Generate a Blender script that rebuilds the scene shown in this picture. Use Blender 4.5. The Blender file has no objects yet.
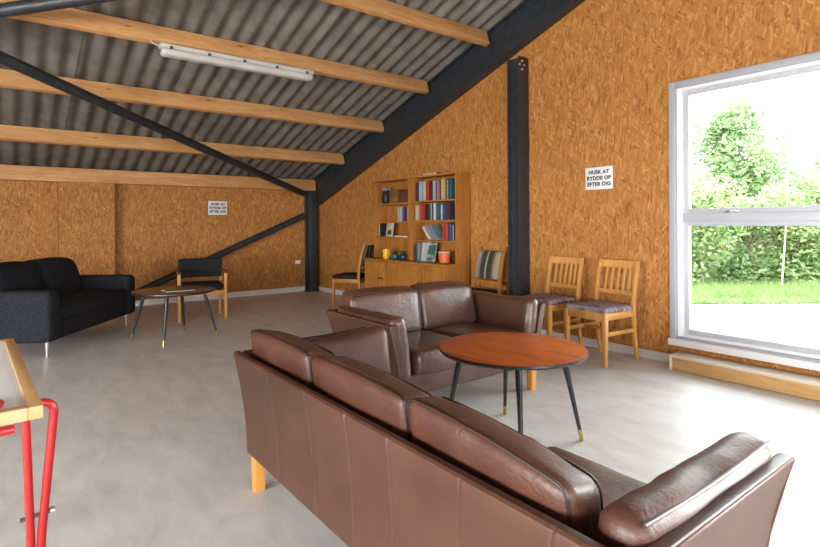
import bpy, bmesh, math, random
from mathutils import Vector, Matrix, noise
random.seed(7)
C = bpy.context.scene.collection
PI = math.pi
R = math.radians

# ------------------------------------------------------------------ helpers
class MB:
    """collects shapes that become one mesh object"""
    def __init__(s):
        s.bm = bmesh.new(); s.mi = 0
    def _fin(s, geom_faces, smooth):
        for f in geom_faces:
            f.material_index = s.mi; f.smooth = smooth
    def box(s, x0, x1, y0, y1, z0, z1, bev=0.0, M=None, seg=2):
        bm = bmesh.new()
        bmesh.ops.create_cube(bm, size=1.0)
        for v in bm.verts:
            v.co = Vector(((x0+x1)/2+v.co.x*(x1-x0), (y0+y1)/2+v.co.y*(y1-y0), (z0+z1)/2+v.co.z*(z1-z0)))
        if bev > 0:
            bmesh.ops.bevel(bm, geom=list(bm.edges), offset=bev, segments=seg, affect='EDGES', profile=0.5, clamp_overlap=True)
        return s.merge(bm, M, bev > 0)
    def merge(s, bm, M=None, smooth=False):
        if M is not None:
            bmesh.ops.transform(bm, matrix=M, verts=bm.verts)
        vm = {v: s.bm.verts.new(v.co) for v in bm.verts}
        for f in bm.faces:
            try:
                nf = s.bm.faces.new([vm[v] for v in f.verts]); nf.material_index = s.mi; nf.smooth = smooth
            except ValueError:
                pass
        bm.free(); return s
    def soft(s, x0, x1, y0, y1, z0, z1, r=0.05, puff=(0, 0, 0), wr=0.0, wf=7.0, n=14, seed=0, fn=None, M=None):
        hx, hy, hz = (x1-x0)/2, (y1-y0)/2, (z1-z0)/2
        r = min(r, hx, hy, hz)
        c = Vector(((x0+x1)/2, (y0+y1)/2, (z0+z1)/2)); h = Vector((hx, hy, hz))
        bm = bmesh.new()
        def ts(hh):
            k = max(3, min(n, int(hh*2/0.035)))
            inner = [-1+2*i/k for i in range(k+1)]
            out = [-hh + r*(1-math.cos(i*PI/8))*0.999 for i in range(4)]
            out += [x*(hh-r) for x in inner]
            out += [hh - r*(1-math.cos((3-i)*PI/8))*0.999 for i in range(4)]
            return sorted(set(round(o, 5) for o in out))
        T = [ts(hx), ts(hy), ts(hz)]
        for ax in range(3):
            a, b = (ax+1) % 3, (ax+2) % 3
            for sg in (-1, 1):
                g = []
                for u in T[a]:
                    row = []
                    for v in T[b]:
                        p = Vector((0, 0, 0)); p[ax] = sg*h[ax]; p[a] = u; p[b] = v
                        q = Vector([max(-(h[i]-r), min(h[i]-r, p[i])) for i in range(3)])
                        d = p-q
                        if d.length > 1e-9: p = q + d.normalized()*r
                        fx = [max(0, 1-(p[i]/h[i])**2) for i in range(3)]
                        for i in range(3):
                            j, k2 = (i+1) % 3, (i+2) % 3
                            p[i] += puff[i]*fx[j]**.6*fx[k2]**.6*(p[i]/h[i])
                        row.append(bm.verts.new(p))
                    g.append(row)
                for i in range(len(g)-1):
                    for j in range(len(g[0])-1):
                        f = [g[i][j], g[i+1][j], g[i+1][j+1], g[i][j+1]]
                        bm.faces.new(f if sg > 0 else f[::-1])
        bmesh.ops.remove_doubles(bm, verts=bm.verts, dist=1e-4)
        bmesh.ops.recalc_face_normals(bm, faces=bm.faces)
        bm.normal_update()
        if wr > 0:
            for v in bm.verts:
                w = noise.noise(Vector((v.co.x*wf+seed*3.1, v.co.y*wf, v.co.z*wf*0.6)))
                w2 = noise.noise(Vector((v.co.x*wf*2.6+seed, v.co.y*wf*2.6+9, v.co.z*wf*1.2)))
                v.co += v.normal*(w*wr+w2*wr*0.4)
        for v in bm.verts:
            v.co += c
            if fn: v.co = fn(v.co)
        return s.merge(bm, M, True)
    def tube(s, pts, r, n=10, closed=False, M=None, radii=None):
        pts = [Vector(p) for p in pts]
        bm = bmesh.new(); rings = []
        m = len(pts); prev = None
        for i, p in enumerate(pts):
            if closed: t = pts[(i+1) % m]-pts[i-1]
            else: t = pts[min(i+1, m-1)]-pts[max(i-1, 0)]
            t.normalize()
            if prev is None:
                a = Vector((0, 0, 1)) if abs(t.z) < 0.9 else Vector((1, 0, 0))
                u = t.cross(a).normalized()
            else:
                u = (prev - t*prev.dot(t)).normalized()
            prev = u; w = t.cross(u)
            rr = radii[i] if radii else r
            rings.append([bm.verts.new(p + (u*math.cos(2*PI*k/n)+w*math.sin(2*PI*k/n))*rr) for k in range(n)])
        for i in range(m if closed else m-1):
            A, B = rings[i], rings[(i+1) % m]
            for k in range(n):
                bm.faces.new([A[k], A[(k+1) % n], B[(k+1) % n], B[k]])
        if not closed:
            bm.faces.new(rings[0]); bm.faces.new(rings[-1])
        bmesh.ops.recalc_face_normals(bm, faces=bm.faces)
        return s.merge(bm, M, True)
    def lathe(s, prof, cx=0, cy=0, n=40, M=None, smooth=True):
        bm = bmesh.new(); rings = []
        for (r, z) in prof:
            rings.append([bm.verts.new((cx+r*math.cos(2*PI*k/n), cy+r*math.sin(2*PI*k/n), z)) for k in range(n)])
        for A, B in zip(rings, rings[1:]):
            for k in range(n):
                bm.faces.new([A[k], A[(k+1) % n], B[(k+1) % n], B[k]])
        bm.faces.new(rings[0]); bm.faces.new(rings[-1])
        bmesh.ops.remove_doubles(bm, verts=bm.verts, dist=1e-5)
        bmesh.ops.recalc_face_normals(bm, faces=bm.faces)
        return s.merge(bm, M, smooth)
    def prism(s, poly, d, M=None, bev=0.0, smooth=False):
        """poly: list of 3-D points in a plane, extruded by vector d"""
        bm = bmesh.new(); d = Vector(d)
        a = [bm.verts.new(p) for p in poly]; b = [bm.verts.new(Vector(p)+d) for p in poly]
        bm.faces.new(a[::-1]); bm.faces.new(b)
        for i in range(len(a)):
            j = (i+1) % len(a); bm.faces.new([a[i], a[j], b[j], b[i]])
        bmesh.ops.recalc_face_normals(bm, faces=bm.faces)
        if bev > 0:
            bmesh.ops.bevel(bm, geom=list(bm.edges), offset=bev, segments=2, affect='EDGES', profile=0.5, clamp_overlap=True)
        return s.merge(bm, M, smooth)
    def sweep(s, path, w, d, wdir=(1, 0, 0), bev=0.0):
        """rectangular bar along a path: w along wdir, d across"""
        path = [Vector(p) for p in path]; wd = Vector(wdir).normalized()
        bm = bmesh.new(); rings = []
        for i, p in enumerate(path):
            t = (path[min(i+1, len(path)-1)]-path[max(i-1, 0)]).normalized()
            o = t.cross(wd).normalized()
            ww = w[i] if isinstance(w, (list, tuple)) else w
            dd = d[i] if isinstance(d, (list, tuple)) else d
            rings.append([bm.verts.new(p+wd*a*ww/2+o*b*dd/2) for a, b in ((-1, -1), (1, -1), (1, 1), (-1, 1))])
        for A, B in zip(rings, rings[1:]):
            for k in range(4): bm.faces.new([A[k], A[(k+1) % 4], B[(k+1) % 4], B[k]])
        bm.faces.new(rings[0]); bm.faces.new(rings[-1])
        bmesh.ops.recalc_face_normals(bm, faces=bm.faces)
        if bev > 0:
            es = [e for e in bm.edges if len(e.link_faces) == 2 and e.calc_face_angle(0) > 0.9]
            bmesh.ops.bevel(bm, geom=es, offset=bev, segments=2, affect='EDGES', profile=0.5, clamp_overlap=True)
        return s.merge(bm, None, True)
    def build(s, name, mat, parent=None):
        me = bpy.data.meshes.new(name); s.bm.normal_update(); s.bm.to_mesh(me); s.bm.free()
        for m in (mat if isinstance(mat, (list, tuple)) else [mat]): me.materials.append(m)
        try: me.set_sharp_from_angle(angle=R(38))
        except Exception: pass
        o = bpy.data.objects.new(name, me); C.objects.link(o)
        if parent: o.parent = parent
        return o

def tag(o, label, cat, group=None):
    o['label'] = label; o['category'] = cat
    if group: o['group'] = group
    return o
def thing(name, label, cat, loc=(0, 0, 0), rz=0.0, group=None):
    o = bpy.data.objects.new(name, None); C.objects.link(o)
    o.empty_display_size = 0.1
    o.location = loc; o.rotation_euler = (0, 0, rz)
    return tag(o, label, cat, group)
def struct(o):
    o['kind'] = 'structure'; return o
def dup(root, loc, rz, label, group=None):
    def cp(o, par):
        c = o.copy(); C.objects.link(c)
        if par: c.parent = par
        for ch in list(o.children): cp(ch, c)
        return c
    r = cp(root, None); r.location = loc; r.rotation_euler = (0, 0, rz)
    r['label'] = label
    if group: r['group'] = group
    return r

# ------------------------------------------------------------------ materials
def newmat(name):
    m = bpy.data.materials.new(name); m.use_nodes = True
    nt = m.node_tree; b = nt.nodes['Principled BSDF']
    return m, nt, b, nt.nodes, nt.links
def plain(name, col, rough=0.5, metal=0.0, spec=0.5):
    m, nt, b, N, L = newmat(name)
    b.inputs['Base Color'].default_value = (*col, 1); b.inputs['Roughness'].default_value = rough
    b.inputs['Metallic'].default_value = metal; b.inputs['Specular IOR Level'].default_value = spec
    return m
def ramp(N, stops):
    r = N.new('ShaderNodeValToRGB'); e = r.color_ramp.elements
    while len(e) < len(stops): e.new(0.5)
    for el, (p, c) in zip(e, stops):
        el.position = p; el.color = (*c, 1)
    return r
def bump(N, L, b, src, strength, dist=0.01):
    bp = N.new('ShaderNodeBump'); bp.inputs['Strength'].default_value = strength; bp.inputs['Distance'].default_value = dist
    L.new(src, bp.inputs['Height']); L.new(bp.outputs[0], b.inputs['Normal']); return bp

def mat_osb():
    m, nt, b, N, L = newmat('osb_board')
    geo = N.new('ShaderNodeNewGeometry'); sep = N.new('ShaderNodeSeparateXYZ'); L.new(geo.outputs['Position'], sep.inputs[0])
    add = N.new('ShaderNodeMath'); L.new(sep.outputs['X'], add.inputs[0]); L.new(sep.outputs['Y'], add.inputs[1])
    comb = N.new('ShaderNodeCombineXYZ'); L.new(add.outputs[0], comb.inputs['X']); L.new(sep.outputs['Z'], comb.inputs['Y'])
    # wobble
    nz = N.new('ShaderNodeTexNoise'); nz.inputs['Scale'].default_value = 9; nz.inputs['Detail'].default_value = 1
    L.new(comb.outputs[0], nz.inputs['Vector'])
    sb = N.new('ShaderNodeVectorMath'); sb.operation = 'SUBTRACT'; L.new(nz.outputs['Color'], sb.inputs[0]); sb.inputs[1].default_value = (.5, .5, .5)
    sc = N.new('ShaderNodeVectorMath'); sc.operation = 'SCALE'; L.new(sb.outputs[0], sc.inputs[0]); sc.inputs['Scale'].default_value = 0.03
    wv = N.new('ShaderNodeVectorMath'); L.new(comb.outputs[0], wv.inputs[0]); L.new(sc.outputs[0], wv.inputs[1])
    val = None
    for i, (ang, sx, sy) in enumerate(((0, 52, 11), (20, 56, 12), (-24, 50, 12), (44, 62, 15), (-48, 62, 15), (6, 76, 13))):
        mp = N.new('ShaderNodeMapping'); mp.vector_type = 'POINT'
        rot = N.new('ShaderNodeVectorRotate'); rot.rotation_type = 'Z_AXIS'; rot.inputs['Angle'].default_value = R(ang)
        L.new(wv.outputs[0], rot.inputs['Vector']); L.new(rot.outputs[0], mp.inputs['Vector'])
        mp.inputs['Scale'].default_value = (sx, sy, 1); mp.inputs['Location'].default_value = (i*7.3, i*3.1, 0)
        vo = N.new('ShaderNodeTexVoronoi'); vo.voronoi_dimensions = '2D'; vo.inputs['Scale'].default_value = 1.0
        L.new(mp.outputs[0], vo.inputs['Vector'])
        sp = N.new('ShaderNodeSeparateColor'); L.new(vo.outputs['Color'], sp.inputs[0])
        if val is None: val = sp.outputs[0]
        else:
            gt = N.new('ShaderNodeMath'); gt.operation = 'GREATER_THAN'; L.new(sp.outputs[1], gt.inputs[0]); gt.inputs[1].default_value = 0.62
            mx = N.new('ShaderNodeMix'); mx.data_type = 'FLOAT'
            L.new(gt.outputs[0], mx.inputs['Factor']); L.new(val, mx.inputs['A']); L.new(sp.outputs[0], mx.inputs['B'])
            val = mx.outputs['Result']
    n2 = N.new('ShaderNodeTexNoise'); n2.inputs['Scale'].default_value = 14; n2.inputs['Detail'].default_value = 6
    mp2 = N.new('ShaderNodeMapping'); mp2.inputs['Scale'].default_value = (3, .6, 1); L.new(wv.outputs[0], mp2.inputs[0]); L.new(mp2.outputs[0], n2.inputs['Vector'])
    m2 = N.new('ShaderNodeMix'); m2.data_type = 'FLOAT'; m2.inputs['Factor'].default_value = .35
    L.new(val, m2.inputs['A']); L.new(n2.outputs[0], m2.inputs['B'])
    rp = ramp(N, [(0.0, (.12, .043, .009)), (0.15, (.24, .092, .021)), (0.3, (.34, .14, .033)), (0.6, (.41, .18, .045)), (0.8, (.50, .245, .072)), (1.0, (.64, .38, .15))])
    L.new(m2.outputs['Result'], rp.inputs[0]); L.new(rp.outputs[0], b.inputs['Base Color'])
    b.inputs['Roughness'].default_value = .62; b.inputs['Specular IOR Level'].default_value = .25
    bump(N, L, b, val, .25, .004)
    return m

def mat_wood(name, c0, c1, c2, rough=.45, axis='X', scale=1.0, knots=False, spec=.4):
    """grain runs along the object's local axis"""
    m, nt, b, N, L = newmat(name)
    tc = N.new('ShaderNodeTexCoord'); mp = N.new('ShaderNodeMapping'); L.new(tc.outputs['Object'], mp.inputs[0])
    k = {'X': (.12, 1, 1), 'Y': (1, .12, 1), 'Z': (1, 1, .12)}[axis]
    mp.inputs['Scale'].default_value = tuple(v*scale for v in k)
    nz = N.new('ShaderNodeTexNoise'); nz.inputs['Scale'].default_value = 26; nz.inputs['Detail'].default_value = 6; nz.inputs['Distortion'].default_value = .9
    L.new(mp.outputs[0], nz.inputs['Vector'])
    n2 = N.new('ShaderNodeTexNoise'); n2.inputs['Scale'].default_value = 5; n2.inputs['Detail'].default_value = 2
    L.new(mp.outputs[0], n2.inputs['Vector'])
    mx = N.new('ShaderNodeMix'); mx.data_type = 'FLOAT'; mx.inputs['Factor'].default_value = .4
    L.new(nz.outputs[0], mx.inputs['A']); L.new(n2.outputs[0], mx.inputs['B'])
    rp = ramp(N, [(.3, c0), (.5, c1), (.7, c2)]); L.new(mx.outputs['Result'], rp.inputs[0])
    out = rp.outputs[0]
    if knots:
        mk = N.new('ShaderNodeMapping'); mk.inputs['Scale'].default_value = tuple(v*1.0 for v in {'X': (.9, 2.6, 2.6), 'Y': (2.6, .9, 2.6), 'Z': (2.6, 2.6, .9)}[axis])
        L.new(tc.outputs['Object'], mk.inputs[0])
        vo = N.new('ShaderNodeTexVoronoi'); vo.inputs['Scale'].default_value = 2.2; L.new(mk.outputs[0], vo.inputs['Vector'])
        kr = ramp(N, [(.03, (1, 1, 1)), (.09, (0, 0, 0))]); L.new(vo.outputs['Distance'], kr.inputs[0])
        mc = N.new('ShaderNodeMix'); mc.data_type = 'RGBA'; L.new(kr.outputs[0], mc.inputs['Factor']); L.new(out, mc.inputs['A'])
        mc.inputs['B'].default_value = (c0[0]*.5, c0[1]*.45, c0[2]*.4, 1); out = mc.outputs['Result']
    L.new(out, b.inputs['Base Color']); b.inputs['Roughness'].default_value = rough; b.inputs['Specular IOR Level'].default_value = spec
    bump(N, L, b, nz.outputs[0], .08, .002)
    return m

def mat_leather(name, ca, cb, rough, wr=.35):
    m, nt, b, N, L = newmat(name)
    tc = N.new('ShaderNodeTexCoord')
    n1 = N.new('ShaderNodeTexNoise'); n1.inputs['Scale'].default_value = 7; n1.inputs['Detail'].default_value = 5; L.new(tc.outputs['Object'], n1.inputs['Vector'])
    rp = ramp(N, [(.3, ca), (.7, cb)]); L.new(n1.outputs[0], rp.inputs[0]); L.new(rp.outputs[0], b.inputs['Base Color'])
    n2 = N.new('ShaderNodeTexNoise'); n2.inputs['Scale'].default_value = 30; n2.inputs['Detail'].default_value = 6; n2.inputs['Distortion'].default_value = 1.6; L.new(tc.outputs['Object'], n2.inputs['Vector'])
    v = N.new('ShaderNodeTexVoronoi'); v.inputs['Scale'].default_value = 160; L.new(tc.outputs['Object'], v.inputs['Vector'])
    ad = N.new('ShaderNodeMath'); ad.operation = 'MULTIPLY_ADD'; L.new(v.outputs['Distance'], ad.inputs[0]); ad.inputs[1].default_value = .12; L.new(n2.outputs[0], ad.inputs[2])
    bump(N, L, b, ad.outputs[0], wr, .012)
    b.inputs['Roughness'].default_value = rough; b.inputs['Specular IOR Level'].default_value = .55
    b.inputs['Coat Weight'].default_value = .12; b.inputs['Coat Roughness'].default_value = .25
    return m

def mat_noise(name, ca, cb, scale, rough=.6, detail=4, spec=.4, bmp=0, stretch=(1, 1, 1), lo=.35, hi=.65):
    m, nt, b, N, L = newmat(name)
    tc = N.new('ShaderNodeTexCoord'); mp = N.new('ShaderNodeMapping'); mp.inputs['Scale'].default_value = stretch; L.new(tc.outputs['Object'], mp.inputs[0])
    n1 = N.new('ShaderNodeTexNoise'); n1.inputs['Scale'].default_value = scale; n1.inputs['Detail'].default_value = detail; L.new(mp.outputs[0], n1.inputs['Vector'])
    rp = ramp(N, [(lo, ca), (hi, cb)]); L.new(n1.outputs[0], rp.inputs[0]); L.new(rp.outputs[0], b.inputs['Base Color'])
    b.inputs['Roughness'].default_value = rough; b.inputs['Specular IOR Level'].default_value = spec
    if bmp: bump(N, L, b, n1.outputs[0], bmp, .005)
    return m

def mat_floor():
    m, nt, b, N, L = newmat('floor_vinyl')
    tc = N.new('ShaderNodeTexCoord'); mp = N.new('ShaderNodeMapping'); mp.inputs['Scale'].default_value = (1, 2.2, 1); mp.inputs['Rotation'].default_value = (0, 0, R(25))
    L.new(tc.outputs['Object'], mp.inputs[0])
    n1 = N.new('ShaderNodeTexNoise'); n1.inputs['Scale'].default_value = 3.2; n1.inputs['Detail'].default_value = 9; n1.inputs['Roughness'].default_value = .62; n1.inputs['Distortion'].default_value = .5
    L.new(mp.outputs[0], n1.inputs['Vector'])
    rp = ramp(N, [(.3, (.545, .535, .515)), (.5, (.645, .637, .62)), (.7, (.73, .725, .715))]); L.new(n1.outputs[0], rp.inputs[0]); L.new(rp.outputs[0], b.inputs['Base Color'])
    b.inputs['Roughness'].default_value = .42; b.inputs['Specular IOR Level'].default_value = .45
    bump(N, L, b, n1.outputs[0], .05, .002)
    return m

def mat_stripes(name, stops, scale):
    m, nt, b, N, L = newmat(name)
    tc = N.new('ShaderNodeTexCoord'); sp = N.new('ShaderNodeSeparateXYZ'); L.new(tc.outputs['Object'], sp.inputs[0])
    mu = N.new('ShaderNodeMath'); mu.operation = 'MULTIPLY_ADD'; L.new(sp.outputs['X'], mu.inputs[0]); mu.inputs[1].default_value = scale; mu.inputs[2].default_value = .5
    rp = ramp(N, stops); rp.color_ramp.interpolation = 'CONSTANT'; L.new(mu.outputs[0], rp.inputs[0]); L.new(rp.outputs[0], b.inputs['Base Color'])
    b.inputs['Roughness'].default_value = .9
    return m

def mat_glass():
    m, nt, b, N, L = newmat('window_glass'); N.remove(b)
    o = N['Material Output']; t = N.new('ShaderNodeBsdfTransparent'); t.inputs[0].default_value = (.96, .98, .97, 1)
    g = N.new('ShaderNodeBsdfGlossy'); g.inputs['Roughness'].default_value = .01
    f = N.new('ShaderNodeFresnel'); f.inputs[0].default_value = 1.45
    mx = N.new('ShaderNodeMixShader'); L.new(f.outputs[0], mx.inputs[0]); L.new(t.outputs[0], mx.inputs[1]); L.new(g.outputs[0], mx.inputs[2]); L.new(mx.outputs[0], o.inputs[0])
    return m

def mat_leaf(name, ca, cb):
    m, nt, b, N, L = newmat(name)
    oi = N.new('ShaderNodeTexCoord'); n1 = N.new('ShaderNodeTexNoise'); n1.inputs['Scale'].default_value = 3; n1.inputs['Detail'].default_value = 3; L.new(oi.outputs['Object'], n1.inputs['Vector'])
    rp = ramp(N, [(.35, ca), (.65, cb)]); L.new(n1.outputs[0], rp.inputs[0]); L.new(rp.outputs[0], b.inputs['Base Color'])
    b.inputs['Roughness'].default_value = .5
    tr = N.new('ShaderNodeBsdfTranslucent'); L.new(rp.outputs[0], tr.inputs[0])
    mx = N.new('ShaderNodeMixShader'); mx.inputs[0].default_value = .4
    o = N['Material Output']; L.new(b.outputs[0], mx.inputs[1]); L.new(tr.outputs[0], mx.inputs[2]); L.new(mx.outputs[0], o.inputs[0])
    return m

M_osb = mat_osb()
M_floor = mat_floor()
M_purl = mat_wood('purlin_pine', (.40, .185, .062), (.56, .29, .11), (.68, .40, .18), .55, 'Y', 1.0, True)
M_roof = mat_noise('fibre_cement', (.135, .122, .104), (.20, .184, .160), 5, .8, 6, .25, .1, (1, 1, 1))
M_steel = mat_noise('dark_steel_paint', (.016, .020, .025), (.028, .033, .040), 12, .45, 3, .5)
M_white = plain('white_paint', (.78, .78, .80), .35)
M_grey_frame = plain('grey_window_trim', (.36, .37, .405), .45)
M_sash = plain('grey_sash', (.45, .47, .51), .4)
M_base = plain('baseboard_white', (.66, .65, .63), .5)
M_glass = mat_glass()
M_step = mat_wood('step_pine', (.46, .25, .09), (.60, .36, .15), (.70, .46, .22), .5, 'X', 1.0, True)
M_steptop = mat_wood('step_top_pine', (.62, .52, .42), (.70, .61, .50), (.76, .67, .56), .45, 'X', 1.0)
M_leather = mat_leather('brown_leather', (.058, .0190, .0098), (.092, .0315, .0170), .50, .20)
M_leather2 = mat_leather('brown_leather_glossy', (.064, .025, .0145), (.10, .041, .025), .34, .42)
M_leather2.node_tree.nodes['Principled BSDF'].inputs['Coat Weight'].default_value = .6
M_leatherp = mat_leather('brown_leather_panel', (.056, .0205, .0100), (.080, .0305, .0160), .46, .06)
M_pipe = plain('leather_piping', (.035, .013, .009), .45)
M_worn = mat_leather('worn_leather_edge', (.10, .036, .022), (.17, .07, .045), .4, .05)
M_leg = mat_wood('sofa_leg_oak', (.48, .20, .038), (.57, .26, .055), (.64, .33, .09), .4, 'Z')
M_chair = mat_wood('beech_lacquer', (.44, .19, .045), (.54, .26, .07), (.62, .33, .11), .35, 'Z')
M_book = mat_wood('bookcase_pine', (.27, .10, .018), (.36, .145, .028), (.43, .19, .045), .42, 'Z')
M_bookx = mat_wood('bookcase_pine_shelf', (.27, .10, .018), (.36, .145, .028), (.43, .19, .045), .42, 'X')
M_teak = mat_wood('teak_top', (.16, .026, .005), (.46, .092, .016), (.58, .15, .032), .36, 'X', 1.6, False, .5)
M_walnut = mat_wood('dark_teak_top', (.075, .025, .012), (.12, .04, .018), (.17, .06, .028), .3, 'X', 1.6)
M_black = plain('black_lacquer', (.018, .020, .022), .35)
M_brass = plain('brass', (.55, .40, .13), .3, 1.0)
M_chrome = plain('satin_chrome', (.75, .75, .76), .28, 1.0)
M_blackfab = mat_noise('charcoal_wool', (.012, .014, .019), (.028, .031, .038), 90, .95, 3, .2, .25)
M_blackseat = mat_noise('black_upholstery', (.010, .011, .012), (.02, .021, .022), 120, .9, 2, .2, .1)
M_red = plain('red_enamel', (.38, .011, .011), .3)
M_tabwhite = plain('white_laminate', (.90, .91, .93), .5)
M_birch = mat_wood('birch_edging', (.42, .22, .085), (.50, .29, .12), (.58, .36, .17), .4, 'X')
M_seatfab = mat_noise('patterned_seat_fabric', (.14, .10, .12), (.42, .36, .38), 16, .9, 3, .2, .1, (.5, 2.2, 1))
M_stripe = mat_stripes('striped_fabric', [(0, (.30, .24, .15)), (.18, (.20, .16, .11)), (.26, (.035, .04, .028)), (.46, (.30, .27, .18)), (.52, (.03, .036, .02)), (.72, (.16, .13, .09)), (.80, (.32, .24, .15)), (.95, (.24, .17, .10))], 2.4)
M_sign = plain('sign_white', (.70, .71, .72), .5)
M_ink = plain('sign_ink', (.03, .035, .05), .6)
M_lampcover = mat_noise('lamp_diffuser', (.48, .48, .45), (.56, .56, .53), 6, .25, 2, .5)
M_lampbody = plain('lamp_body_grey', (.50, .50, .47), .5)
M_clip = plain('dark_clip', (.05, .05, .05), .5)

# ------------------------------------------------------------------ room shell
SL = .32                      # roof pitch
RX = 7.6                      # ridge
XE, YB = 15.2, -9.6           # far eave, back gable
def zroof(x): return 1.82+.19+SL*(x if x < RX else 2*RX-x)

struct(MB().box(-.3, XE+.3, YB-.3, .14, -.1, 0).build('floor', M_floor))

# gable wall with the window opening
WX0, WX1, WZ0, WZ1 = 6.60, 8.42, .20, 2.40
W2X0, W2X1 = 9.6, 11.4  # unseen second opening, added for extra light
TH = .14
mb = MB()
def gp(poly): mb.prism([(x, 0, z) for x, z in poly], (0, TH, 0))
gp([(-.2, 0), (WX0, 0), (WX0, zroof(WX0)), (-.2, zroof(-.2))])
gp([(WX0, 0), (WX1, 0), (WX1, WZ0), (WX0, WZ0)])
gp([(WX0, WZ1), (WX1, WZ1), (WX1, zroof(WX1)), (RX, zroof(RX)), (WX0, zroof(WX0))])
gp([(WX1, 0), (W2X0, 0), (W2X0, zroof(W2X0)), (WX1, zroof(WX1))])
gp([(W2X0, 0), (W2X1, 0), (W2X1, WZ0), (W2X0, WZ0)])
gp([(W2X0, WZ1), (W2X1, WZ1), (W2X1, zroof(W2X1)), (W2X0, zroof(W2X0))])
gp([(W2X1, 0), (XE+.2, 0), (XE+.2, zroof(XE+.2)), (W2X1, zroof(W2X1))])
struct(mb.build('wall_right', M_osb))
# eave wall with the boxed-out pier
mb = MB()
mb.box(-.2, 0, YB, -4.0, 0, 2.0)
mb.box(-.2, 0, -4.0, 0, 0, 2.0)
struct(mb.build('wall_left', M_osb))
struct(MB().box(0, .16, -4.0, -3.32, 0, 1.82).build('wall_left_pier', M_osb))
# back gable: two unseen window openings behind the camera, added for interior fill
BW = [(5.7, 8.7), (10.2, 13.2)]
mb = MB()
def bp(poly): mb.prism([(x, YB, z) for x, z in poly], (0, -TH, 0))
xs = [-.2]+[v for w in BW for v in w]+[XE+.2]
for i in range(0, len(xs), 2):
    a, b_ = xs[i], xs[i+1]
    pts = [(a, 0), (b_, 0), (b_, zroof(b_))]+([(RX, zroof(RX))] if a < RX < b_ else [])+[(a, zroof(a))]
    bp(pts)
for a, b_ in BW:
    bp([(a, 0), (b_, 0), (b_, .3), (a, .3)])
    bp([(a, 2.0), (b_, 2.0), (b_, zroof(b_))]+([(RX, zroof(RX))] if a < RX < b_ else [])+[(a, zroof(a))])
struct(mb.build('wall_back', M_osb))
EW = [(-8.6, -6.0), (-4.8, -2.0)]  # unseen side openings, added for fill like the back ones
mb = MB(); ys = [YB]+[v for w in EW for v in w]+[0]
for i in range(0, len(ys), 2): mb.box(XE, XE+.2, ys[i], ys[i+1], 0, 2.0)
for a, b_ in EW: mb.box(XE, XE+.2, a, b_, 0, .2); mb.box(XE, XE+.2, a, b_, 1.85, 2.0)
struct(mb.build('wall_front', M_osb))

# corrugated roof: sheets laid side by side, small step at every lap
def roof_side(mb, x0, z0, x1, z1):
    wl, amp, per = .177, .021, 8
    nwave = 6
    y = .25; sheet = 0
    bm = bmesh.new()
    while y > YB-.3:
        lift = .010 if sheet % 2 else 0.0
        n = nwave*per+3
        prev = None
        for i in range(n+1):
            yy = y-i*wl/per
            h = amp*math.cos(2*PI*(yy/wl))+lift
            a = bm.verts.new((x0, yy, z0+h)); b_ = bm.verts.new((x1, yy, z1+h))
            a2 = bm.verts.new((x0, yy, z0+h+.008)); b2 = bm.verts.new((x1, yy, z1+h+.008))
            if prev:
                bm.faces.new([prev[0], a, b_, prev[1]]); bm.faces.new([prev[2], prev[3], b2, a2])
            else:
                bm.faces.new([a, a2, b2, b_])
            last = (a, a2, b2, b_)
            prev = (a, b_, a2, b2)
        bm.faces.new(list(last)[::-1])
        y -= nwave*wl; sheet += 1
    bmesh.ops.recalc_face_normals(bm, faces=bm.faces)
    mb.merge(bm, None, True)
mb = MB()
zo = .027
roof_side(mb, -.45, zroof(-.45)+zo, RX, zroof(RX)+zo)
roof_side(mb, RX, zroof(RX)+zo, XE+.45, zroof(XE+.45)+zo)
struct(mb.build('ceiling', M_roof))

# baseboards
mb = MB(); mb.box(0, WX0+.04, -.016, 0, 0, .075)
struct(mb.build('baseboard_right', M_base))
mb = MB(); mb.box(0, .016, -3.32, 0, 0, .085); mb.box(.16, .176, -4.0, -3.32, 0, .085); mb.box(0, .016, YB, -4.0, 0, .085)
struct(mb.build('baseboard_left', M_base))

# purlins and wall plate
PUR = [(1.18, -.10), (2.34, -.10), (3.44, -.14), (4.52, -.12), (5.66, -.12), (6.8, -.12)]
names = ['lowest rough pine purlin, nearest the wall plate of the low wall', 'second pine purlin up from the low wall under grey sheets',
         'pine purlin that carries the long fluorescent lamp', 'uppermost pine purlin at the top of the photo meeting the dark rafter',
         'pine purlin just above the frame near the ridge', 'pine purlin next to the roof ridge']
ang = math.atan(SL)
for (x, ye), lab in zip(PUR, names):
    mb = MB()
    L_ = -YB
    mb.box(-.035, .035, YB+.02, ye, 0, .172, .005)
    o = mb.build('roof_purlin', M_purl)
    o.location = (x, 0, 1.82+SL*x+.012); o.rotation_euler = (0, -ang, 0)
    tag(o, lab, 'beam', 'pine roof purlins')
mb = MB(); mb.box(-.04, .17, YB+.02, -.10, 1.822, 2.015, .006)
tag(mb.build('wall_plate', M_purl), 'long pine wall plate along the top of the low wall', 'beam')

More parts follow.
